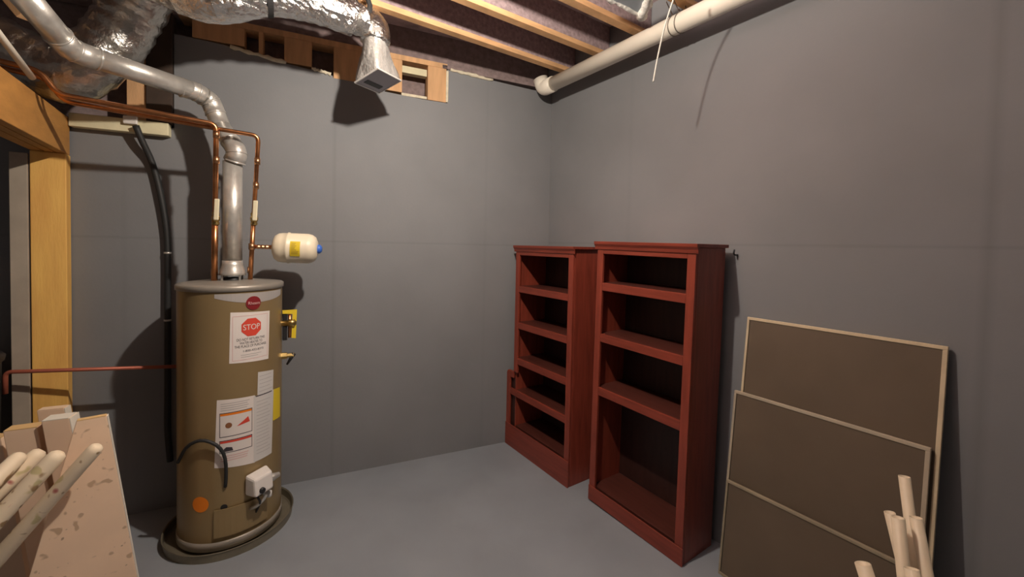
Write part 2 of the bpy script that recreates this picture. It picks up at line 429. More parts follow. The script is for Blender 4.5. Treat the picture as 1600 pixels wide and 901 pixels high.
def jtext(s, size, th, z, m, parent, r, sx=1.0, bold=0, name='lettering', width=None):
    bm = flat_text(s, size, bold)
    if width:
        xs = [v.co.x for v in bm.verts]; sx = width/(max(xs)-min(xs))
    for v in bm.verts:
        x, y = v.co.x*sx, v.co.y
        v.co = hpt(th+x/HR, z+y, HR+r)
    return obj(name, bm, m, parent)
def lines(th0, th1, zt, zb_, n, m, parent, r, th=.003, name='print', seed=1, raggd=.25):
    rng = random.Random(seed); bm = B()
    for k in range(n):
        z = zt+(zb_-zt)*(k+.5)/n; a, b = th0, th1-(th1-th0)*rng.uniform(0, raggd); q = 8
        g = [[bm.verts.new(hpt(a+(b-a)*i/q, zz, HR+r)) for i in range(q+1)] for zz in (z+th/2, z-th/2)]
        for i in range(q): bm.faces.new((g[0][i], g[0][i+1], g[1][i+1], g[1][i]))
    return obj(name, bm, m, parent)
def disc(th, z, rad, m, name, parent, r, n=28, sides=None, rot=0, thick=None):
    bm = B(); n = sides or n; k_ = 7; rings = []
    cv = bm.verts.new(hpt(th, z, HR+r)); sub = 4 if sides else 1
    pts = []
    for i in range(n):
        a0_, a1_ = 2*PI*i/n+rot, 2*PI*(i+1)/n+rot
        for q in range(sub):
            t = q/sub; pts.append((math.cos(a0_)*(1-t)+math.cos(a1_)*t, math.sin(a0_)*(1-t)+math.sin(a1_)*t))
    for k in range(1, k_+1):
        f = rad*k/k_; rings.append([bm.verts.new(hpt(th+f*x/HR, z+f*y, HR+r)) for x, y in pts])
    N = len(pts)
    for i in range(N):
        bm.faces.new((cv, rings[0][i], rings[0][(i+1) % N]))
        for k in range(k_-1): bm.faces.new((rings[k][i], rings[k+1][i], rings[k+1][(i+1) % N], rings[k][(i+1) % N]))
    o = obj(name, bm, m, parent)
    if thick: s = o.modifiers.new('t', 'SOLIDIFY'); s.thickness = thick; s.offset = 1
    return o
def mark(pts, m, name, parent, r):
    """small polygon on the jacket, points (angle, height)"""
    bm = B(); bm.faces.new([bm.verts.new((a, z, 0)) for a, z in pts])
    bmesh.ops.triangulate(bm, faces=bm.faces[:]); bmesh.ops.subdivide_edges(bm, edges=bm.edges[:], cuts=5, use_grid_fill=True)
    for v in bm.verts: v.co = hpt(v.co.x, v.co.y, HR+r)
    return obj(name, bm, m, parent)
# silver band with drooping lower edge and the round badge
b0, b1 = hcyl(335, 460), hcyl(438, 462); bm = B(); n = 20; g = [[], []]
for i in range(n+1):
    u = i/n; th = b0[0]+(b1[0]-b0[0])*u; zt = HT-.045
    droop = .028+.030*(1-(2*u-1.08)**2)
    g[0].append(bm.verts.new(hpt(th, zt, HR+.0015))); g[1].append(bm.verts.new(hpt(th, zt-droop, HR+.0015)))
for i in range(n): bm.faces.new((g[0][i], g[0][i+1], g[1][i+1], g[1][i]))
obj('silver_band', bm, M_band, wh)
bt, bz = hcyl(396, 473)
badge = disc(bt, bz, .040, M_badge, 'round_badge', wh, .004, thick=.006)
jtext('Rheem', .026, bt, bz, M_pinkink, badge, .0105, width=.060)
# stop label
SL = [(360, 488), (421, 485), (419, 560), (358, 568)]
stop = patch(SL, M_white, 'stop_label', wh, .0015)
c = [hcyl(*p) for p in SL]; thm = sum(q[0] for q in c)/4; zt = (c[0][1]+c[1][1])/2; zl = (c[2][1]+c[3][1])/2; hw = (c[1][0]-c[0][0])/2*.88; hh = zt-zl
for (a0, a1, z1, z2) in ((thm-hw, thm+hw, zt-.018, zt-.0205), (thm-hw, thm+hw, zl+.0205, zl+.018), (thm-hw, thm-hw+.008, zt-.018, zl+.018), (thm+hw-.008, thm+hw, zt-.018, zl+.018)):
    rectz(a0, a1, z1, z2, M_pinkink, 'border_rule', stop, .0022)
sz = zt-.30*hh
octo = disc(thm, sz, .056, M_redink, 'octagon', stop, .0025, sides=8, rot=PI/8)
jtext('STOP', .046, thm, sz, M_white, octo, .0035, width=.088)
for k, (s, w) in enumerate((('DO NOT RETURN THIS', .150), ('WATER HEATER TO', .120), ('THE PLACE OF PURCHASE', .170))):
    jtext(s, .021, thm, zt-hh*(.535+.068*k), M_ink, stop, .0025, width=w)
jtext('1-800-432-8373', .017, thm+.04, zt-hh*.765, M_ink, stop, .0025, width=.110)
lines(thm-.2, thm+.22, zt-hh*.82, zt-hh*.90, 2, M_greyink, stop, .0022, .0025)
# instruction labels
big = patch([(339, 625), (398, 617), (398, 722), (335, 731)], M_white, 'instruction_label', wh, .0015)
big2 = patch([(396, 619), (427, 608), (424, 707), (396, 722)], M_white2, 'data_label', wh, .0019)
small = patch([(403, 581), (427, 577), (426, 611), (402, 617)], M_white2, 'rating_label', wh, .0014)
yel = patch([(427, 608), (437, 604), (437, 650), (426, 657)], M_yellow, 'energy_label', wh, .0016)
a0, a1 = hcyl(343, 660)[0], hcyl(394, 660)[0]
def boxed(px_t, px_b, parent):
    t0, t1 = hcyl(343, px_t)[1], hcyl(343, px_b)[1]
    fr = rectz(a0, a1, t0, t1, M_ink, 'warning_frame', parent, .0021)
    rectz(a0+.012, a1-.012, t0-.004, t1+.004, M_white, 'warning_box', fr, .0026)
    rectz(a0+.014, a1-.014, t0-.004, t0-.016, M_redink if px_t > 670 else M_orange, 'heading_bar', fr, .0031)
    return fr, t0, t1
f1, t0, t1 = boxed(646, 684, big)
disc(a0+.16, (t0+t1)/2-.004, .016, M_brownink, 'flame_mark', f1, .0034)
zc = (t0+t1)/2
mark([(a0+.30, zc-.018), (a1-.05, zc-.006), (a1-.08, zc+.026)], M_redink, 'red_flash_mark', f1, .0034)
f2, t2, t3 = boxed(689, 709, big)
zc = (t2+t3)/2
mark([(a0+.06, zc-.028), (a0+.24, zc-.028), (a0+.22, zc-.008), (a0+.12, zc-.002), (a0+.08, zc-.012)], M_ink, 'black_mark', f2, .0034)
v0 = hcyl(343, 629)[1]
lines(a0+.02, a1-.02, v0-.004, t0+.008, 4, M_greyink, big, .0021, .003, seed=3)
lines(a0+.02, a1+.02, t3-.012, hcyl(340, 726)[1]+.01, 3, M_pinkink, big, .0021, .004, seed=5)
q0, q1 = hcyl(399, 650)[0], hcyl(423, 650)[0]
lines(q0+.02, q1-.02, hcyl(410, 622)[1], hcyl(410, 707)[1], 16, M_greyink, big2, .0025, .0025, seed=8)
lines(q0, q1+.02, hcyl(398, 618)[1]-.000, hcyl(398, 621)[1], 1, M_ink, big2, .0027, .006, raggd=.01)
lines(hcyl(405, 600)[0], hcyl(425, 600)[0], hcyl(412, 583)[1], hcyl(412, 612)[1], 5, M_greyink, small, .0020, .0025, seed=9)
# orange sticker, sight hole
th, z = hcyl(313, 788); disc(th, z, .045, M_orange, 'orange_sticker', wh, .0015)
th, z = hcyl(350, 792); hole = disc(th, z, .017, M_black, 'sight_hole', wh, .0015); rectz(th-.05, th+.05, z-.024, z-.031, M_band, 'hole_lip', hole, .004)
# access door and base panel outline
th0, th1 = hcyl(335, 800)[0], hcyl(415, 800)[0]
dr = rectz(th0, th1, .26, .10, M_jacket, 'burner_door', wh, .006); s = dr.modifiers.new('t', 'SOLIDIFY'); s.thickness = .006; s.offset = -1
# gas valve
th, z = hcyl(399, 748)
rad = V((math.cos(th), math.sin(th), 0)); tan = V((-math.sin(th), math.cos(th), 0))
gz = z
bm = B(); p = hpt(th, gz, HR)
hexa(bm, [p+tan*-.062+Z*-.068+rad*.004, p+tan*.062+Z*-.052+rad*.004, p+tan*.055+Z*-.046+rad*.10, p+tan*-.050+Z*-.060+rad*.10,
          p+tan*-.062+Z*.050+rad*.004, p+tan*.062+Z*.066+rad*.004, p+tan*.055+Z*.052+rad*.085, p+tan*-.050+Z*.040+rad*.085])
gv = obj('gas_valve', bm, M_valve, wh, bevel=.012)
kp = p+rad*.096+Z*-.030+tan*-.012
obj('control_knob', lathe(B(), [(.016, -.004), (.016, .010), (.010, .014)], kp, 20, axis=rad, top=True), M_black, gv, smooth=True)
fp = p+tan*.075+Z*-.02+rad*.03
obj('gas_union', lathe(B(), [(.020, -.03), (.024, -.01), (.024, .012), (.018, .03), (.014, .05)], fp, 12, axis=tan, top=True, bot=True), M_galv, gv)
obj('burner_tube', sweep(B(), smooth_path([p+rad*.05+Z*-.058+tan*.01, p+rad*.075+Z*-.085+tan*.02, p+rad*.065+Z*-.115+tan*.0, p+rad*.045+Z*-.14-tan*.02, p+rad*.004+Z*-.16-tan*.03]), .010, 10), M_galv, gv, smooth=True)
obj('pilot_wire', sweep(B(), smooth_path([p+rad*.06+Z*-.056-tan*.03, p+rad*.08+Z*-.10-tan*.015, p+rad*.04+Z*-.15, p+rad*.006+Z*-.20+tan*.0]), .006, 8), M_black, gv, smooth=True)
obj('igniter_button', lathe(B(), [(.014, 0), (.014, .03), (.010, .034)], p+rad*.05+Z*-.085+tan*.055, 14, axis=(0, 0, -1), top=True, bot=True), M_white2, gv, smooth=True)
# black lead that loops up the front of the jacket
lp = []
for (x, y, o_) in ((278, 722, .02), (290, 700, .025), (305, 690, .028), (320, 688, .03), (338, 695, .03), (349, 708, .028), (353, 726, .024), (353, 748, .014), (352, 760, .004)):
    t_, z_ = hcyl(x, y, HR+o_); lp.append(hpt(t_, z_, HR+o_))
obj('black_lead', sweep(B(), smooth_path(lp), .009, 10), M_rubber, wh, smooth=True)
# relief valve on the right flank with yellow tag
th = hcyl(439, 500)[0]; th = th+.12
rad = V((math.cos(th), math.sin(th), 0)); p = hpt(th, 1.26, HR)
rv = obj('relief_valve', lathe(B(), [(.020, -.004), (.020, .035), (.026, .037), (.026, .075), (.018, .078), (.010, .085)], p, 16, axis=rad, top=True), M_brass, wh, smooth=True)
RX = V((.83, .56, 0)).normalized(); FY = V((-RX.y, RX.x, 0))
tp = onplane(441, 484, p, FY)
obj('valve_body', bar(B(), tp+RX*.003-Z*.20-FY*.01, RX*.026, FY*.03, Z*.17), M_black, rv, bevel=.004)
bm = B(); prism(bm, [tp-FY*.018+RX*a+Z*b for a, b in ((0, 0), (.084, 0), (.078, -.19), (.052, -.185), (.058, -.028), (0, -.022))], FY*.002)
obj('yellow_tag', bm, M_yellow, rv)
obj('copper_stub', sweep(B(), [tp+RX*.044-Z*.03, tp+RX*.044-Z*.185], .011, 12), M_copper, rv, smooth=True)
p = hpt(th+.03, 1.045, HR)
dv = obj('anode_fitting', lathe(B(), [(.022, -.004), (.022, .03), (.015, .032), (.015, .07)], p, 6, axis=rad, top=True), M_brass, wh)
obj('fitting_lever', sweep(B(), [p+rad*.07+Z*.01, p+rad*.03-Z*.06], [.014, .006], 8), M_black, dv, smooth=True)
th = hcyl(430, 437)[0]
# drain pan
pan = obj('drain_pan', lathe(B(), [(.02, .002), (.322, .002), (.332, .008), (.336, .05), (.343, .056), (.345, .052), (.340, .046), (.336, .0)], HC, 96, bot=True), M_pan, smooth=False)
bpm = B(); bpm.from_mesh(pan.data); bmesh.ops.recalc_face_normals(bpm, faces=bpm.faces[:]); bpm.to_mesh(pan.data); bpm.free()
recenter(pan, HC); tag(pan, 'round shallow drain pan on the floor under the water heater', 'pan')

# ------------------------------------------------------------------ flue pipe
fl = [HC+Z*(HT+.13), HC+Z*2.28, atY(371, 238, 2.555), atY(345, 197, 2.60), atY(329, 158, 2.58), atY(306, 143, 2.50), atY(118, 88, 2.08), atY(102, 68, 1.98), atY(30, -15, 1.72)]
fpth = [fl[0]]+fillet(fl, .09, 6)[1:]
flue = thing('flue_pipe', 'silver metal flue pipe rising from the water heater and bending left overhead', 'pipe', HC+Z*(HT+.13))
def pipe_seg(a, b, name, r=.052): return obj(name, sweep(B(), [a, b], r, 28), M_galv, flue, smooth=True)
obj('straight_pipe', sweep(B(), [fl[0], fl[1]], .052, 28), M_galv, flue, smooth=True)
def elbow(a, b, c, r, name='elbow', k=.075):
    pts = [b+(a-b).normalized()*min(k, (a-b).length*.5), b, b+(c-b).normalized()*min(k, (c-b).length*.5)]
    q = fillet(pts, 1, 8); bm = sweep(B(), q, r, 28); e = obj(name, bm, M_galv, flue, smooth=True)
    for t in (q[0], q[4], q[-1]):
        i = q.index(t); d = (q[min(i+1, len(q)-1)]-q[max(i-1, 0)]).normalized()
        obj('crimp_bead', sweep(B(), [t-d*.005, t-d*.002, t+d*.002, t+d*.005], [r, r+.003, r+.003, r], 28), M_galv, e, smooth=True)
    return e
rr = .0545
elbow(fl[1]-Z*.06, fl[2], fl[3], rr, k=.09)
pipe_seg(fl[2], fl[3], 'straight_pipe')
pipe_seg(fl[3], fl[4], 'straight_pipe', .0525)
elbow(fl[3], fl[4], fl[5], rr, k=.10)
pipe_seg(fl[4]+(fl[5]-fl[4])*.1, fl[5], 'straight_pipe')
elbow(fl[4], fl[5], fl[6], rr, k=.07)
M5 = fl[6]*.5+fl[7]*.5
pipe_seg(fl[5], M5, 'straight_pipe')
elbow(fl[5], M5, fl[8], rr, k=.10)
pipe_seg(M5, fl[8], 'straight_pipe')
obj('straight_pipe', sweep(B(), [fl[1], fl[2]], .052, 28), M_galv, flue, smooth=True)

# ------------------------------------------------------------------ copper pipes with ball valves
def valve(root, p, d, hx):
    bm = lathe(B(), [(.014, -.04), (.019, -.036), (.019, -.022), (.015, -.02), (.022, -.008), (.022, .008), (.015, .02), (.019, .022), (.019, .036), (.014, .04)], p, 16, axis=(0, 0, 1), top=True, bot=True)
    b = obj('ball_valve', bm, M_brass, root, smooth=False)
    t = V((.35, -.93, 0)).normalized()
    obj('handle_stem', sweep(B(), [p+t*.015, p+t*.036], .008, 10), M_galv, b, smooth=True)
    q = p+t*.036
    hb_ = B(); bar(hb_, q+V((hx-.012, 0, -.012)), V((.026, .006, 0)), V((.003, -.009, 0)), V((.006, 0, .125)))
    obj('valve_handle', hb_, M_ivory, b, bevel=.005)
    return b
def coupling(root, p, d, r=.0165): return obj('coupling', sweep(B(), [V(p)-d*.02, V(p)+d*.02], r, 14), M_solder, root, smooth=True)
hot = thing('copper_pipe', 'left copper pipe rising from the water heater and running left, front of the pair', 'pipe', atY(335, 433, 2.50))
h = [atY(335, 436, 2.50), atY(336, 345, 2.46), atY(338, 194, 2.42), atY(90, 147, 2.06)]
h[0].z = HT+.0135
obj('riser', sweep(B(), [h[0], h[1]], .0165, 14), M_copper, hot, smooth=True)
obj('run', sweep(B(), fillet([h[1], h[2], h[3], h[3]+Z*.10-NR*.06, h[3]-NR*.5+Z*.14], .04, 6), .0135, 14), M_copper, hot, smooth=True)
valve(hot, atY(337, 341, 2.46), Z, .012)
coupling(hot, h[0]+Z*.05, Z, .0185); coupling(hot, h[2]-Z*.06, Z); coupling(hot, atY(338, 250, 2.435), Z)
cold = thing('copper_pipe', 'right copper pipe feeding the cream expansion tank, back of the pair', 'pipe', atY(391, 436, 2.62))
k = [atY(391, 436, 2.62), atY(396, 345, 2.60), atY(404, 212, 2.55), atY(345, 202, 2.455), atY(100, 158, 2.12)]
k[0].z = HT+.0135
obj('riser', sweep(B(), [k[0], k[1]], .0135, 14), M_copper, cold, smooth=True)
obj('run', sweep(B(), fillet([k[1], k[2], k[3], k[4], k[4]+Z*.10-NR*.06, k[4]-NR*.45+Z*.14], .04, 6), .0125, 14), M_copper, cold, smooth=True)
valve(cold, atY(397, 342, 2.60), Z, .010)
coupling(cold, k[0]+Z*.06, Z, .0165); coupling(cold, atY(402, 252, 2.565), Z); coupling(cold, atY(400, 290, 2.58), Z)
tee = atY(393.5, 385, 2.61)
coupling(cold, tee, Z, .018)

# ------------------------------------------------------------------ expansion tank
e0, e1 = atY(426, 386, 2.66), atY(497, 389, 2.74)
ax = (e1-e0).normalized(); L = (e1-e0).length; R = .098
et = thing('expansion_tank', 'small cream expansion tank lying sideways off the right copper pipe', 'tank', (e0+e1)/2-Z*R)
obj('shell', lathe(B(), [(.02, 0), (.05, .004), (.078, .016), (.092, .036), (R-.002, .06), (R-.002, .085), (R+.003, .09), (R+.003, .098), (R-.001, .103), (R, L-.06), (.092, L-.036), (.078, L-.016), (.05, L-.004), (.012, L)], e0, 48, axis=ax, bot=True, top=True), M_cream, et, smooth=True)
obj('nipple', sweep(B(), [tee+ax*.0195]+[tee+(e0-tee)*(.2+.8*i/8) for i in range(9)]+[e0+ax*.004], [.012]+[.0145 if i % 2 else .012 for i in range(9)]+[.014], 12), M_solder, et)
obj('air_cap', lathe(B(), [(.028, -.008), (.030, .004), (.028, .016), (.016, .026)], e1-ax*.002, 20, axis=ax, top=True), M_blue, et, smooth=True)
# yellow label wrapped on the side facing the room
bx, by = basis(ax); toC = (CAM-(e0+e1)/2); toC = (toC-ax*toC.dot(ax)).normalized(); up = ax.cross(toC); up = up if up.z > 0 else -up
bm = B(); g = []
for j in range(9):
    a = -.55+1.0*j/8; nrm = toC*math.cos(a)+up*math.sin(a)
    g.append([bm.verts.new(e0+ax*(L*.44+s)+nrm*(R+.0015)) for s in (0, .058)])
for j in range(8): bm.faces.new((g[j][0], g[j][1], g[j+1][1], g[j+1][0]))
yl = obj('warning_label', bm, M_yellow, et)
bm = B(); rng = random.Random(4)
for j in range(9):
    a = .30-.085*j; nrm = toC*math.cos(a)+up*math.sin(a); w = rng.uniform(.02, .046); t = up*math.cos(a)-toC*math.sin(a)
    q = e0+ax*(L*.44+.006)+nrm*(R+.0022); v = [bm.verts.new(x) for x in (q, q+ax*w, q+ax*w+t*.0022, q+t*.0022)]; bm.faces.new(v)
obj('label_print', bm, M_brownink, yl)

# ------------------------------------------------------------------ ducts
rng = random.Random(11)
def crinkle(pts, r, seg=36, step=.022, amp=.035, wave=.02):
    p = smooth_path(pts, step); rad = []
    for i in range(len(p)): rad.append(r*(1+wave*math.sin(i*1.9)+rng.uniform(-.012, .012)))
    return sweep(B(), p, rad, seg, noise=amp, rng=rng)
RD = .106
bc = (cast((628, 127), bw(608, 180))+cast((555, 131), bw(516, 190)))/2          # centre of the boot's plate
main_pts = [V((-.93, 2.76, 3.16)), onz(520, 20, 3.12)+V((0, 0, .02)), onz(425, -10, 3.14), onz(345, -14, 3.09), onz(270, -22, 3.12), onz(215, -40, 3.16)]
D = [atY(552, 28, 2.57), atY(490, 5, 2.43), atY(420, -8, 2.30), atY(330, 2, 2.20), atY(262, -24, 2.16), atY(190, -56, 2.12)]
main = thing('flex_duct', 'long silver foil flex duct hanging along the ceiling above the water heater', 'duct', D[2]-Z*RD)
obj('foil_sleeve', crinkle(D, RD), M_foil, main, smooth=False)
def strap(p, d, label):
    d = d.normalized(); x, y = basis(d); bm = B(); pts = []; r = RD+.006
    top = p+Z*(ZJ-p.z+.03)
    hor = Z.cross(d).normalized()
    for i in range(25):
        a = PI+PI*i/24; pts.append(p+hor*(r*math.cos(a))+Z*(r*math.sin(a)))
    pts = [top-hor*r]+pts+[top+hor*r]
    for i in range(len(pts)-1):
        q0_, q1_ = pts[i], pts[i+1]; n_ = ((q1_-q0_).cross(d)).normalized()*.003
        hexa(bm, [q0_-d*.014-n_*0, q0_+d*.014, q1_+d*.014, q1_-d*.014, q0_-d*.014+n_, q0_+d*.014+n_, q1_+d*.014+n_, q1_-d*.014+n_])
    o = obj('hanging_strap', bm, M_strap); recenter(o, p-Z*r)
    return tag(o, label, 'strap', 'black duct straps')
def pt_on(path, x):
    best = min(path, key=lambda q: abs((CX+F*((q-CAM).dot(RT))/((q-CAM).dot(fw)))-x)); i = path.index(best)
    return best, path[min(i+1, len(path)-1)]-path[max(i-1, 0)]
fp_ = smooth_path(D, .01)
p, d = pt_on(fp_, 425); strap(p, d, 'black strap holding up the middle of the silver flex duct')
p, d = pt_on(fp_, 556); p = p
tp0, tp1 = atY(576, 28, 2.60), atY(588, -45, 2.55)
o = obj('hanging_strap', sweep(B(), smooth_path([tp0, atY(578, 8, 2.57), atY(574, -10, 2.56), tp1]), [.018]*40 if False else .016, 8), M_strap); recenter(o, tp0)
tag(o, 'black strap tied above the duct boot elbow', 'strap', 'black duct straps')
# boot: round elbow neck down to a rectangular register plate
c1, c2, c3 = cast((628, 127), bw(608, 180)), cast((555, 131), bw(516, 190)), cast((590, 107), bw(545, 198)); c4 = c1+c2-c3
boot = thing('duct_boot', 'foil wrapped duct boot ending in a rectangular register plate', 'duct boot', bc)
pn = (c1-c3).cross(c2-c3).normalized(); pn = pn if pn.z > 0 else -pn
def rrect(s, h, n=40):
    """ring between rectangle (s=1) and circle (s=0) at height h over the plate"""
    out = []; u_, v_ = (c1-c3)/2, (c2-c3)/2; cen = (c1+c2)/2
    for k in range(n):
        a = 2*PI*k/n; ca, sa = math.cos(a), math.sin(a); m_ = max(abs(ca), abs(sa))
        sq = u_*(ca/m_)+v_*(sa/m_); ci = (u_.normalized()*ca+v_.normalized()*sa)*.088
        out.append(cen+pn*h+(sq*s*.93+ci*(1-s)))
    return out
bm = B(); rings = []
neck = atY(570, 40, 2.70)
prof_ = [(1, .004), (1, .03), (.92, .06), (.70, .10), (.42, .14), (.18, .18), (.05, .22), (0, .26)]
for (s, h) in prof_:
    sh = ((bc+V((.01, -.08, .28)))-(c1+c2)/2-pn*.26)*(h/.26)**1.5
    rings.append([bm.verts.new(q+sh*.8+V((rng.uniform(-1, 1), rng.uniform(-1, 1), rng.uniform(-1, 1)))*(.005 if h > .01 else 0)) for q in rrect(s, h)])
for i in range(len(rings)-1):
    for k_ in range(40): bm.faces.new((rings[i][k_], rings[i][(k_+1) % 40], rings[i+1][(k_+1) % 40], rings[i+1][k_]))
bm.faces.new(rings[-1])
obj('foil_transition', bm, M_foil3, boot, smooth=True)
e_ = (c1+c2)/2+pn*.26+((bc+V((.01, -.08, .28)))-(c1+c2)/2-pn*.26)*.8
obj('foil_elbow', crinkle([e_-Z*.05, e_+V((0, 0, .02)), e_+V((-.04, -.0, .085)), D[0]+(D[0]-D[1]).normalized()*.02], .091, 32, .02, .03), M_foil, boot, smooth=True)
bm = B(); cen = (c1+c2)/2
def sc_(q, s): return cen+(q-cen)*s
for (qa, qb) in ((c1, c3), (c3, c2), (c2, c4), (c4, c1)):
    hexa(bm, [sc_(qa, 1), sc_(qb, 1), sc_(qb, .94), sc_(qa, .94), sc_(qa, 1)+pn*.010, sc_(qb, 1)+pn*.010, sc_(qb, .94)+pn*.010, sc_(qa, .94)+pn*.010])
obj('plate_rim', bm, M_platerim, boot)
obj('register_plate', prism(B(), [sc_(q, .94)+pn*.003 for q in (c1, c3, c2, c4)], pn*.004), M_duckb, boot)
u_, v_ = (c1-c3), (c2-c3)
obj('damper_slot', prism(B(), [c3+u_*.18+v_*.62+pn*.0005, c3+u_*.80+v_*.62+pn*.0005, c3+u_*.80+v_*.80+pn*.0005, c3+u_*.18+v_*.80+pn*.0005], pn*.0022), M_black, boot)
# second duct, dropping down on the left behind the flue
G = [atY(226, -22, 2.34), atY(206, 16, 2.37), atY(176, 66, 2.36), atY(112, 116, 2.28), atY(48, 96, 2.22), atY(-45, 48, 2.12)]
el = thing('flex_duct', 'wrinkled foil duct elbow curving down behind the flue pipe', 'duct', G[2]-Z*.15)
obj('foil_sleeve', crinkle(G, .145, 36, .024, .035, .03), M_foil2, el, smooth=True)
# white plastic line at far left
w0, w1 = atY(-6, 48, 1.7), atY(50, 121, 2.0)
o = obj('white_pipe', sweep(B(), [w0+(w0-w1)*.8, w0, w1], .014, 12), M_pvc, smooth=True); recenter(o, w1)
tag(o, 'thin white pipe slanting over the header at far left', 'pipe')

b0_, b1_ = atY(40, 27, 2.10), atY(-60, -92, 2.03)
dv_ = b1_-b0_; sx_ = dv_.cross(fw).normalized()*.038; sy_ = dv_.cross(sx_).normalized()*.06
o = obj('wood_brace', bar(B(), b0_-sx_*.5-sy_*.5, sx_, sy_, dv_), M_stud, bevel=.003); recenter(o, b0_)
tag(o, 'short orange wood brace slanting down at the top left corner', 'brace')

# ------------------------------------------------------------------ PVC drain pipe along the right wall
def pv(x, y): return onplane(x, y, NR*(CR-.19), NR)
zc_ = pv(1000, 66).z
base = NR*(CR-.19)+Z*zc_
aE = pv(853, 139).dot(A)
pp = thing('drain_pipe', 'white plastic drain pipe running along the top of the right wall', 'pipe', base+A*aE)
obj('straight_pipe', sweep(B(), [base+A*(aE-.03), base+A*(aE-4.2)], .058, 32), M_pvc, pp, smooth=True)
obj('elbow_fitting', sweep(B(), fillet([base+A*(aE-.10), base+A*(aE+.035), base+A*(aE+.055)-NR*.02+Z*.085], .07, 8), .065, 32), M_pvc, pp, smooth=True)
# pull cord and hanger wires near the pipe
cpts = [atY(1056, -12, 2.22), atY(1046, 18, 2.27), atY(1037, 48, 2.31), atY(1028, 88, 2.345), atY(1021, 126, 2.37)]
o = obj('pull_cord', sweep(B(), smooth_path(cpts)+[cpts[-1]-Z*.006], .0045, 8), M_string, smooth=True); recenter(o, cpts[-1])
tag(o, 'thin white cord dangling in front of the white drain pipe', 'cord')
def hanger(a, label):
    c_ = base+A*a; pts = [c_+NR*.03+Z*(ZJ+.0-zc_)]
    for i in range(15):
        t = -.25*PI-PI*1.25*i/14+.0; pts.append(c_+NR*(.0605*math.cos(t+.6))+Z*(.0605*math.sin(t+.6))+A*.02*math.sin(i/14*PI))
    pts.append(c_-NR*.10+Z*(ZJ-zc_))
    o = obj('hanger_wire', sweep(B(), pts, .003, 6), M_wire, smooth=True); recenter(o, c_-Z*.06)
    tag(o, label, 'wire', 'hanger wires on the drain pipe')
ah = onplane(1056, 30, base, NR).dot(A)
hanger(ah, 'wire hanger looped round the drain pipe right behind the white cord'); hanger(ah-.045, 'second wire hanger on the drain pipe, a little nearer the camera')
# wrapped insulation between joists
iz = 3.255
q = [onz(960, -60, iz), onz(915, -18, iz), onz(1003, 24, iz), onz(1030, -40, iz)]
ins = thing('insulation_batt', 'scrap of pale wrapped insulation hanging between joists beside the drain pipe', 'insulation', (q[0]+q[2])/2)
obj('facing', prism(B(), q, Z*.02), mat('grey_facing', (.42, .47, .52), .6, 0, .1, 8), ins)
for (a_, b_, r_) in ((q[1], q[2], .012), (q[2], q[3], .03)):
    pts = [a_+(b_-a_)*(i/14)+V((rng.uniform(-1, 1), rng.uniform(-1, 1), rng.uniform(-1, 1)))*.006 for i in range(15)]
    obj('fluffy_edge', sweep(B(), pts, [r_*rng.uniform(.8, 1.2) for _ in pts], 12), M_insul, ins, smooth=True)
# little hook on the right wall behind the bookcase
hk = rw(1152, 398, .0)
o = obj('wall_hook', sweep(B(), smooth_path([hk+NR*.005, hk-NR*.03, hk-NR*.04+Z*.012, hk-NR*.035+Z*.03]), .005, 8), M_black, smooth=True); recenter(o, hk)
tag(o, 'small black hook on the right wall beside the tall bookcase', 'hook')

# ------------------------------------------------------------------ black cable on the back wall, red pipe
cp = [bw(212, 196, .088), bw(222, 220, .07), bw(238, 255, .03), bw(250, 300, .03), bw(259, 350, .03), bw(262, 395, .03), bw(262, 500, .03), bw(262, 600, .03), bw(262, 670, .03), bw(266, 720, .03)]
cb = thing('black_cable', 'thick black cable running down the wall left of the water heater', 'cable', cp[-1])
obj('sheath', sweep(B(), smooth_path(cp), .018, 12), M_rubber, cb, smooth=True)
for i_ in (5, 6):
    obj('clip', sweep(B(), [cp[i_]-Z*.006, cp[i_]+Z*.006], .0205, 14), M_galv, cb, smooth=True)
wb_ = bw(205, 187, .065)
obj('junction_clip', bar(B(), wb_-DB*.035-Z*.03, DB*.07, -NB*.02, Z*.05), M_valve, cb, bevel=.006)
r_0, r_1 = bw(282, 572, .22), bw(8, 581, .22)
r_1 = onplane(8, 581, r_0, NB)
o = obj('red_pipe', sweep(B(), fillet([r_0, r_1, r_1-Z*.12], .03), .011, 12), M_pex, smooth=True); recenter(o, r_1)
tag(o, 'thin reddish pipe running level across the post to the water heater', 'pipe')

# ------------------------------------------------------------------ black bin at far left
bcen = V((-2.93, 2.08, 0))
bn = thing('trash_bin', 'tall black bin beyond the post at the left edge', 'bin', bcen)
obj('body', lathe(B(), [(.17, .0), (.19, .02), (.215, 1.10), (.222, 1.12)], bcen, 40, bot=True), M_bin, bn, smooth=True)
obj('lid', lathe(B(), [(.226, 1.115), (.230, 1.14), (.21, 1.16), (.10, 1.175), (.02, 1.178)], bcen, 40, bot=True, top=True), M_bin, bn, smooth=True)

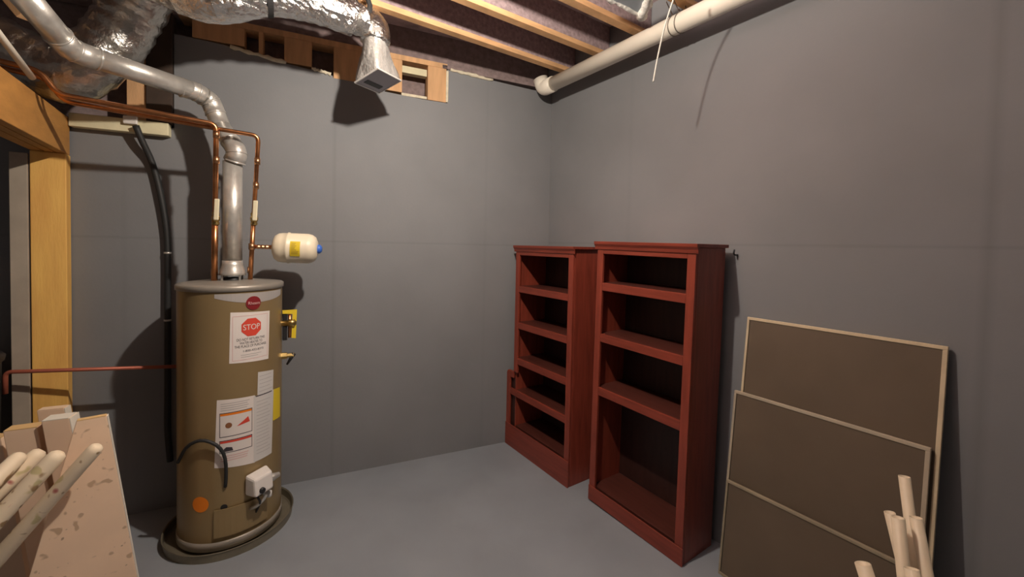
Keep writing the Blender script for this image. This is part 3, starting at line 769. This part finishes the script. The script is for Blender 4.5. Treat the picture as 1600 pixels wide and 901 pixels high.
# ------------------------------------------------------------------ bookcases (local: x along the front towards the camera, y into the wall)
def bookcase(label, fl_, W, dep, Ht, tops, base, th, ext=None):
    """fl_: front right corner on the floor"""
    rot = math.atan2(-A.y, -A.x)
    o_ = fl_+A*W                                   # front left corner
    root = thing('bookcase', label, 'bookcase', o_, rot, 'dark red bookcases')
    def pt(name, bm, m, bev=.003, par=None): return obj(name, bm, m, par or root, bevel=bev, local=True)
    st, t = .052, .018
    zl = ext[1] if ext else 0
    ex = ext[0] if ext else 0
    top_rail = .085
    pt('side_panel', abox(B(), 0, t, .02, dep, 0, Ht-.02), M_mahog)
    pt('side_panel', abox(B(), W-t, W, .02, dep, 0, Ht-.02), M_mahog)
    pt('back_panel', abox(B(), t, W-t, dep-.008, dep-.002, base, Ht-.02), M_mahog_shade, 0)
    pt('face_stile', abox(B(), 0, st, 0, .0195, zl, Ht-.03), M_mahog)
    pt('face_stile', abox(B(), W-st, W, 0, .0195, 0, Ht-.03), M_mahog)
    pt('top_rail', abox(B(), st, W-st, 0, .0195, Ht-top_rail, Ht-.03), M_mahogs)
    bm = B(); cr = [(0, Ht-.055), (-.006, Ht-.055), (-.010, Ht-.035), (-.020, Ht-.018), (-.022, Ht), (dep, Ht), (dep, Ht-.02), (0, Ht-.02)]
    prism(bm, [V((-.018, y, z)) for y, z in cr], (W+.036, 0, 0))
    pt('crown_top', bm, M_mahogs, .002)
    for z in tops:
        e = ex if (ext and z < ext[1]-.03) else 0
        s = pt('shelf', abox(B(), t-e, W-t, .021, min(dep-.009, .021+.35), z-th, z), M_shelf_shade, .002) if not e else pt('shelf', abox(B(), t, W-t, .021, dep-.009, z-th, z), M_shelf_shade, .002)
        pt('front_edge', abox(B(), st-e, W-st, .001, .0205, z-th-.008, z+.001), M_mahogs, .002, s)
    pt('bottom_shelf', abox(B(), t, W-t, .021, dep-.009, base-.02, base), M_shelf_shade, .002)
    pt('base_rail', abox(B(), -(ex)+.001, W+.006, -.008, -.0003, 0, base), M_mahogs, .004)
    if ext:
        e, ze, ed = ext[0], ext[1], ext[2]
        bm = B(); n = 8; r = .035; pr = [(-e, .0), (-e, ze-r)]
        for i in range(1, n+1):
            a = PI-PI/2*i/n; pr.append((-e+r+r*math.cos(a), ze-r+r*math.sin(a)))
        pr += [(-.0005, ze), (-.0005, ze-.06), (-e+st, ze-.06), (-e+st, 0)]
        prism(bm, [V((x, 0, z)) for x, z in pr], (0, .019, 0))
        pt('lower_stile', bm, M_mahog, .004)
        pt('lower_side', abox(B(), -e+.002, -e+.02, .0195, ed, 0, ze-.03), M_mahog)
        pt('lower_back', abox(B(), -e+.021, -.0005, ed-.006, ed, 0, ze-.03), M_mahog_shade, 0)
    return root
bk = bookcase('tall dark red bookcase standing nearer the camera, beside the leaning panels', onz(1065, 885, 0), .735, .305, 1.83,
         [1.545, 1.19, .815], .105, .045)
bk.rotation_euler = (0, math.radians(.8), bk.rotation_euler.z); bk.location.z = .735*math.sin(math.radians(.8))
bookcase('dark red bookcase in the corner with a wider stepped lower left side', onz(887, 762, 0), .735, .335, 1.80,
         [1.445, 1.125, .81, .52], .20, .045, ext=(.105, .68, .03))

# ------------------------------------------------------------------ leaning framed panels
base_n = 2.315                                  # distance of the back panel's foot
SL_ = (CR-.012-base_n)/1.42
def lean(label, foot_n, z_px_l, aL, width, trim, right_z=None, back=M_panel, tw=.016, red=False):
    """panel leaning on the right wall: foot_n = foot's distance, aL = left end along A, top from the pixel of its left corner"""
    nrm = (NR - Z*SL_).normalized(); u = -A; vv = (Z+NR*SL_).normalized()
    P0 = NR*foot_n+A*aL
    Lh = z_px_l
    th_ = .020
    root = thing('framed_panel', label, 'panel', P0+u*width*.5, group='dark framed panels leaning on the right wall')
    q = lambda a, b, c: P0+u*a+vv*b-nrm*c
    def bx(a0, a1, b0, b1, c0, c1): return hexa(B(), [q(a0, b0, c0), q(a1, b0, c0), q(a1, b1, c0), q(a0, b1, c0), q(a0, b0, c1), q(a1, b0, c1), q(a1, b1, c1), q(a0, b1, c1)])
    obj('board', bx(tw, width-tw, tw, Lh-tw, .003, th_-.004), back, root)
    obj('top_rail', bx(0, width, Lh-tw, Lh, 0, th_), trim, root, bevel=.002)
    obj('bottom_rail', bx(0, width, 0, tw, 0, th_), trim, root, bevel=.002)
    obj('side_rail', bx(0, tw*.8, tw, Lh-tw, 0, th_), trim, root, bevel=.002)
    obj('side_rail', bx(width-tw, width, tw, Lh-tw, 0, th_), trim if not red else M_redpanel, root, bevel=.002)
    return root
nrm = (NR - Z*SL_).normalized()
def onlean(x, y, foot_n): return onplane(x, y, NR*foot_n, nrm)
f1_, f2_, f3_ = base_n, base_n-.026, base_n-.052
P = onlean(1170, 500, f1_); Q = onlean(1484, 534, f1_)
lean('tallest dark framed panel, at the back of the leaning three', f1_, (P.z+Q.z)/2/((Z+NR*SL_).normalized().z), P.dot(A), (P-Q).dot(A), M_trim)
P = onlean(1150, 612, f2_); Q = onlean(1457, 690, f2_)
lean('middle-height dark framed panel, between the other two leaning panels', f2_, (P.z+Q.z)/2, P.dot(A), (P-Q).dot(A), M_trim2)
P3 = onlean(1138, 745, f3_); Q3 = onlean(1395, 872, f3_)
lean('shortest dark framed panel, at the front of the leaning three', f3_, (P3.z+Q3.z)/2, P3.dot(A), .80, mat('trim_wood_dim', (.30, .25, .17), .6, 0, .12, 8), tw=.014)

# ------------------------------------------------------------------ cream tubes at lower right
def tube(top, bot, Yt, Yb, r, label):
    a = atY(*top, Yt); b0_ = atY(*bot, Yb); d = (a-b0_).normalized()
    foot = a - d*((a.z-.012)/d.z)
    root = thing('hollow_tube', label, 'tube', foot, group='cream tubes leaning at lower right')
    seg = 20; bm = B(); x, y = basis(d); ring = []
    for (rr_, p_) in ((r, foot), (r, a), (r*.78, a), (r*.78, a-d*.08)):
        ring.append([bm.verts.new(p_+x*(rr_*math.cos(2*PI*k_/seg))+y*(rr_*math.sin(2*PI*k_/seg))) for k_ in range(seg)])
    for i in range(3):
        for k_ in range(seg): bm.faces.new((ring[i][k_], ring[i][(k_+1) % seg], ring[i+1][(k_+1) % seg], ring[i+1][k_]))
    bm.faces.new(ring[0])
    obj('wall', bm, M_tube, root, smooth=True)
    bm = B(); vs = [bm.verts.new(a-d*.045+x*(r*.775*math.cos(2*PI*k_/seg))+y*(r*.775*math.sin(2*PI*k_/seg))) for k_ in range(seg)]
    f = bm.faces.new(vs); r_ = bmesh.ops.extrude_face_region(bm, geom=[f]); bmesh.ops.translate(bm, vec=-d*.02, verts=[v for v in r_['geom'] if isinstance(v, bmesh.types.BMVert)])
    obj('shade_plug', bm, M_black, root)  # black plug stands in for the shade down the hollow
tube((1413, 744), (1432, 890), 1.50, 1.44, .0175, 'tallest cream tube, leaning left among the tubes')
tube((1390, 800), (1412, 890), 1.46, 1.42, .0165, 'leftmost tube of the close bunch, behind its neighbour')
tube((1403, 808), (1412, 895), 1.40, 1.37, .0190, 'thick cream tube at the front of the bunch')
tube((1431, 808), (1447, 892), 1.40, 1.36, .0180, 'rightmost cream tube, leaning left against the tallest tube')
tube((1348, 880), (1356, 905), 1.40, 1.385, .0235, 'short cream tube standing apart to the left of the bunch')
tube((1424, 888), (1428, 905), 1.30, 1.29, .0200, 'short cream tube low at the front of the bunch')

# ------------------------------------------------------------------ boards and rods at lower left
def plank(tl, tr, Y0, Y1, thick, lean_px, label, m=M_board, mtop=M_boardtop, side=None, bl=0):
    """upright plank: pixels of its top left and top right front corners at depths Y0, Y1; it tilts to the left"""
    a, b = atY(*tl, Y0), atY(*tr, Y1); zt_ = (a.z+b.z)/2; a.z = b.z = zt_
    u = (b-a); back = V((-u.y, u.x, 0)).normalized()*thick
    sh = NR*(math.tan(math.radians(lean_px))*zt_)
    root = thing('loose_board', label, 'board', (a+b)/2+sh-Z*zt_, group='pale boards stacked at lower left')
    f = lambda p_: p_+sh-Z*(zt_-.002)
    obj('plank', hexa(B(), [f(a)-u.normalized()*bl, f(b), f(b)+back, f(a)+back-u.normalized()*bl, a, b, b+back, a+back]), m, root, bevel=.003)
    up_ = Z*.003; ins_ = u.normalized()*.002
    obj('cut_end', hexa(B(), [a+ins_, b-ins_, b-ins_+back*.9, a+ins_+back*.9, a+ins_+up_, b-ins_+up_, b-ins_+up_+back*.9, a+ins_+up_+back*.9]), mtop, root)
    if side: 
        e = u.normalized()*.003
        obj('painted_edge', hexa(B(), [f(b), f(b)+e, f(b)+e+back, f(b)+back, b, b+e, b+e+back, b+back]), side, root)
    return root
plank((119, 662), (167, 646), 1.70, 1.76, .03, 7.2, 'tall pale board at the right end of the stack, beside the floor', M_boardsp, bl=.36, side=M_boardedge)
plank((122, 657), (160, 650), 1.96, 2.0, .02, 6.0, 'thin board tucked behind the right end board')
plank((64, 660), (108, 652), 1.80, 1.84, .08, 7.0, 'pale board with white edge at the middle of the stack', M_board, M_boardedge, M_boardedge)
plank((57, 643), (100, 637), 1.95, 1.99, .05, 6.0, 'board standing tallest at the back, against the post', M_board, M_board, M_boardedge)
plank((4, 676), (58, 666), 1.76, 1.81, .07, 6.5, 'wide board at the left of the stack with a raw orange end', M_board)
plank((-60, 690), (2, 684), 1.80, 1.84, .06, 6.0, 'board at the left edge behind the leaning rods')
def rod(top, bot, Yt, Yb, r, label):
    a, b_ = atY(*top, Yt), atY(*bot, Yb); d = (b_-a).normalized(); foot = a+d*((a.z-.042)/-d.z)
    n = 14; pts = [a-d*r*.9, a-d*r*.6, a]+[a+(foot-a)*(i/n) for i in range(1, n+1)]
    o = obj('wooden_rod', sweep(B(), pts, [r*.45, r*.85, r]+[r*(1+.25*i/n) for i in range(1, n+1)], 20), M_rod, smooth=True); recenter(o, foot)
    tag(o, label, 'rod', 'stained cream rods leaning on the boards')
rod((147, 703), (10, 857), 1.655, 1.55, .026, 'stained cream rod farthest right, leaning on the right end board')
rod((85, 716), (0, 806), 1.60, 1.50, .030, 'stained cream rod leaning on the middle board')
rod((55, 713), (0, 764), 1.67, 1.585, .030, 'stained cream rod second from the left edge')
rod((25, 718), (-10, 752), 1.60, 1.53, .028, 'short seen cream rod at the left edge of the picture')

# ------------------------------------------------------------------ light
COL = (1, .88, .755)
ld = bpy.data.lights.new('bulb', 'POINT'); ld.energy = 58; ld.color = COL; ld.shadow_soft_size = .03
lo = bpy.data.objects.new('bulb', ld); col.objects.link(lo); lo.location = LP
sd_ = bpy.data.lights.new('added_spot_down', 'SPOT'); sd_.energy = 120; sd_.color = COL; sd_.shadow_soft_size = .03  # added spot at the bulb, leaves the right side dim like lens vignetting
sd_.spot_size = PI; sd_.spot_blend = 1
so = bpy.data.objects.new('added_spot_down', sd_); col.objects.link(so); so.location = LP
so.rotation_euler = V((-.40, .45, -.80)).to_track_quat('-Z', 'Y').to_euler()
su_ = bpy.data.lights.new('added_spot_up', 'SPOT'); su_.energy = 125; su_.color = COL; su_.shadow_soft_size = .03  # second added spot, brightens the drain pipe and the joists
su_.spot_size = PI; su_.spot_blend = 1
uo = bpy.data.objects.new('added_spot_up', su_); col.objects.link(uo); uo.location = LP
uo.rotation_euler = V((.25, .2, .95)).to_track_quat('-Z', 'Y').to_euler()
w = bpy.data.worlds.new('world'); sc.world = w; w.use_nodes = True
w.node_tree.nodes['Background'].inputs['Color'].default_value = (1, .86, .72, 1); w.node_tree.nodes['Background'].inputs['Strength'].default_value = .09
sc.view_settings.view_transform = 'Standard'; sc.view_settings.look = 'None'; sc.view_settings.gamma = 1; sc.view_settings.use_curve_mapping = False
sc.view_settings.exposure = 0
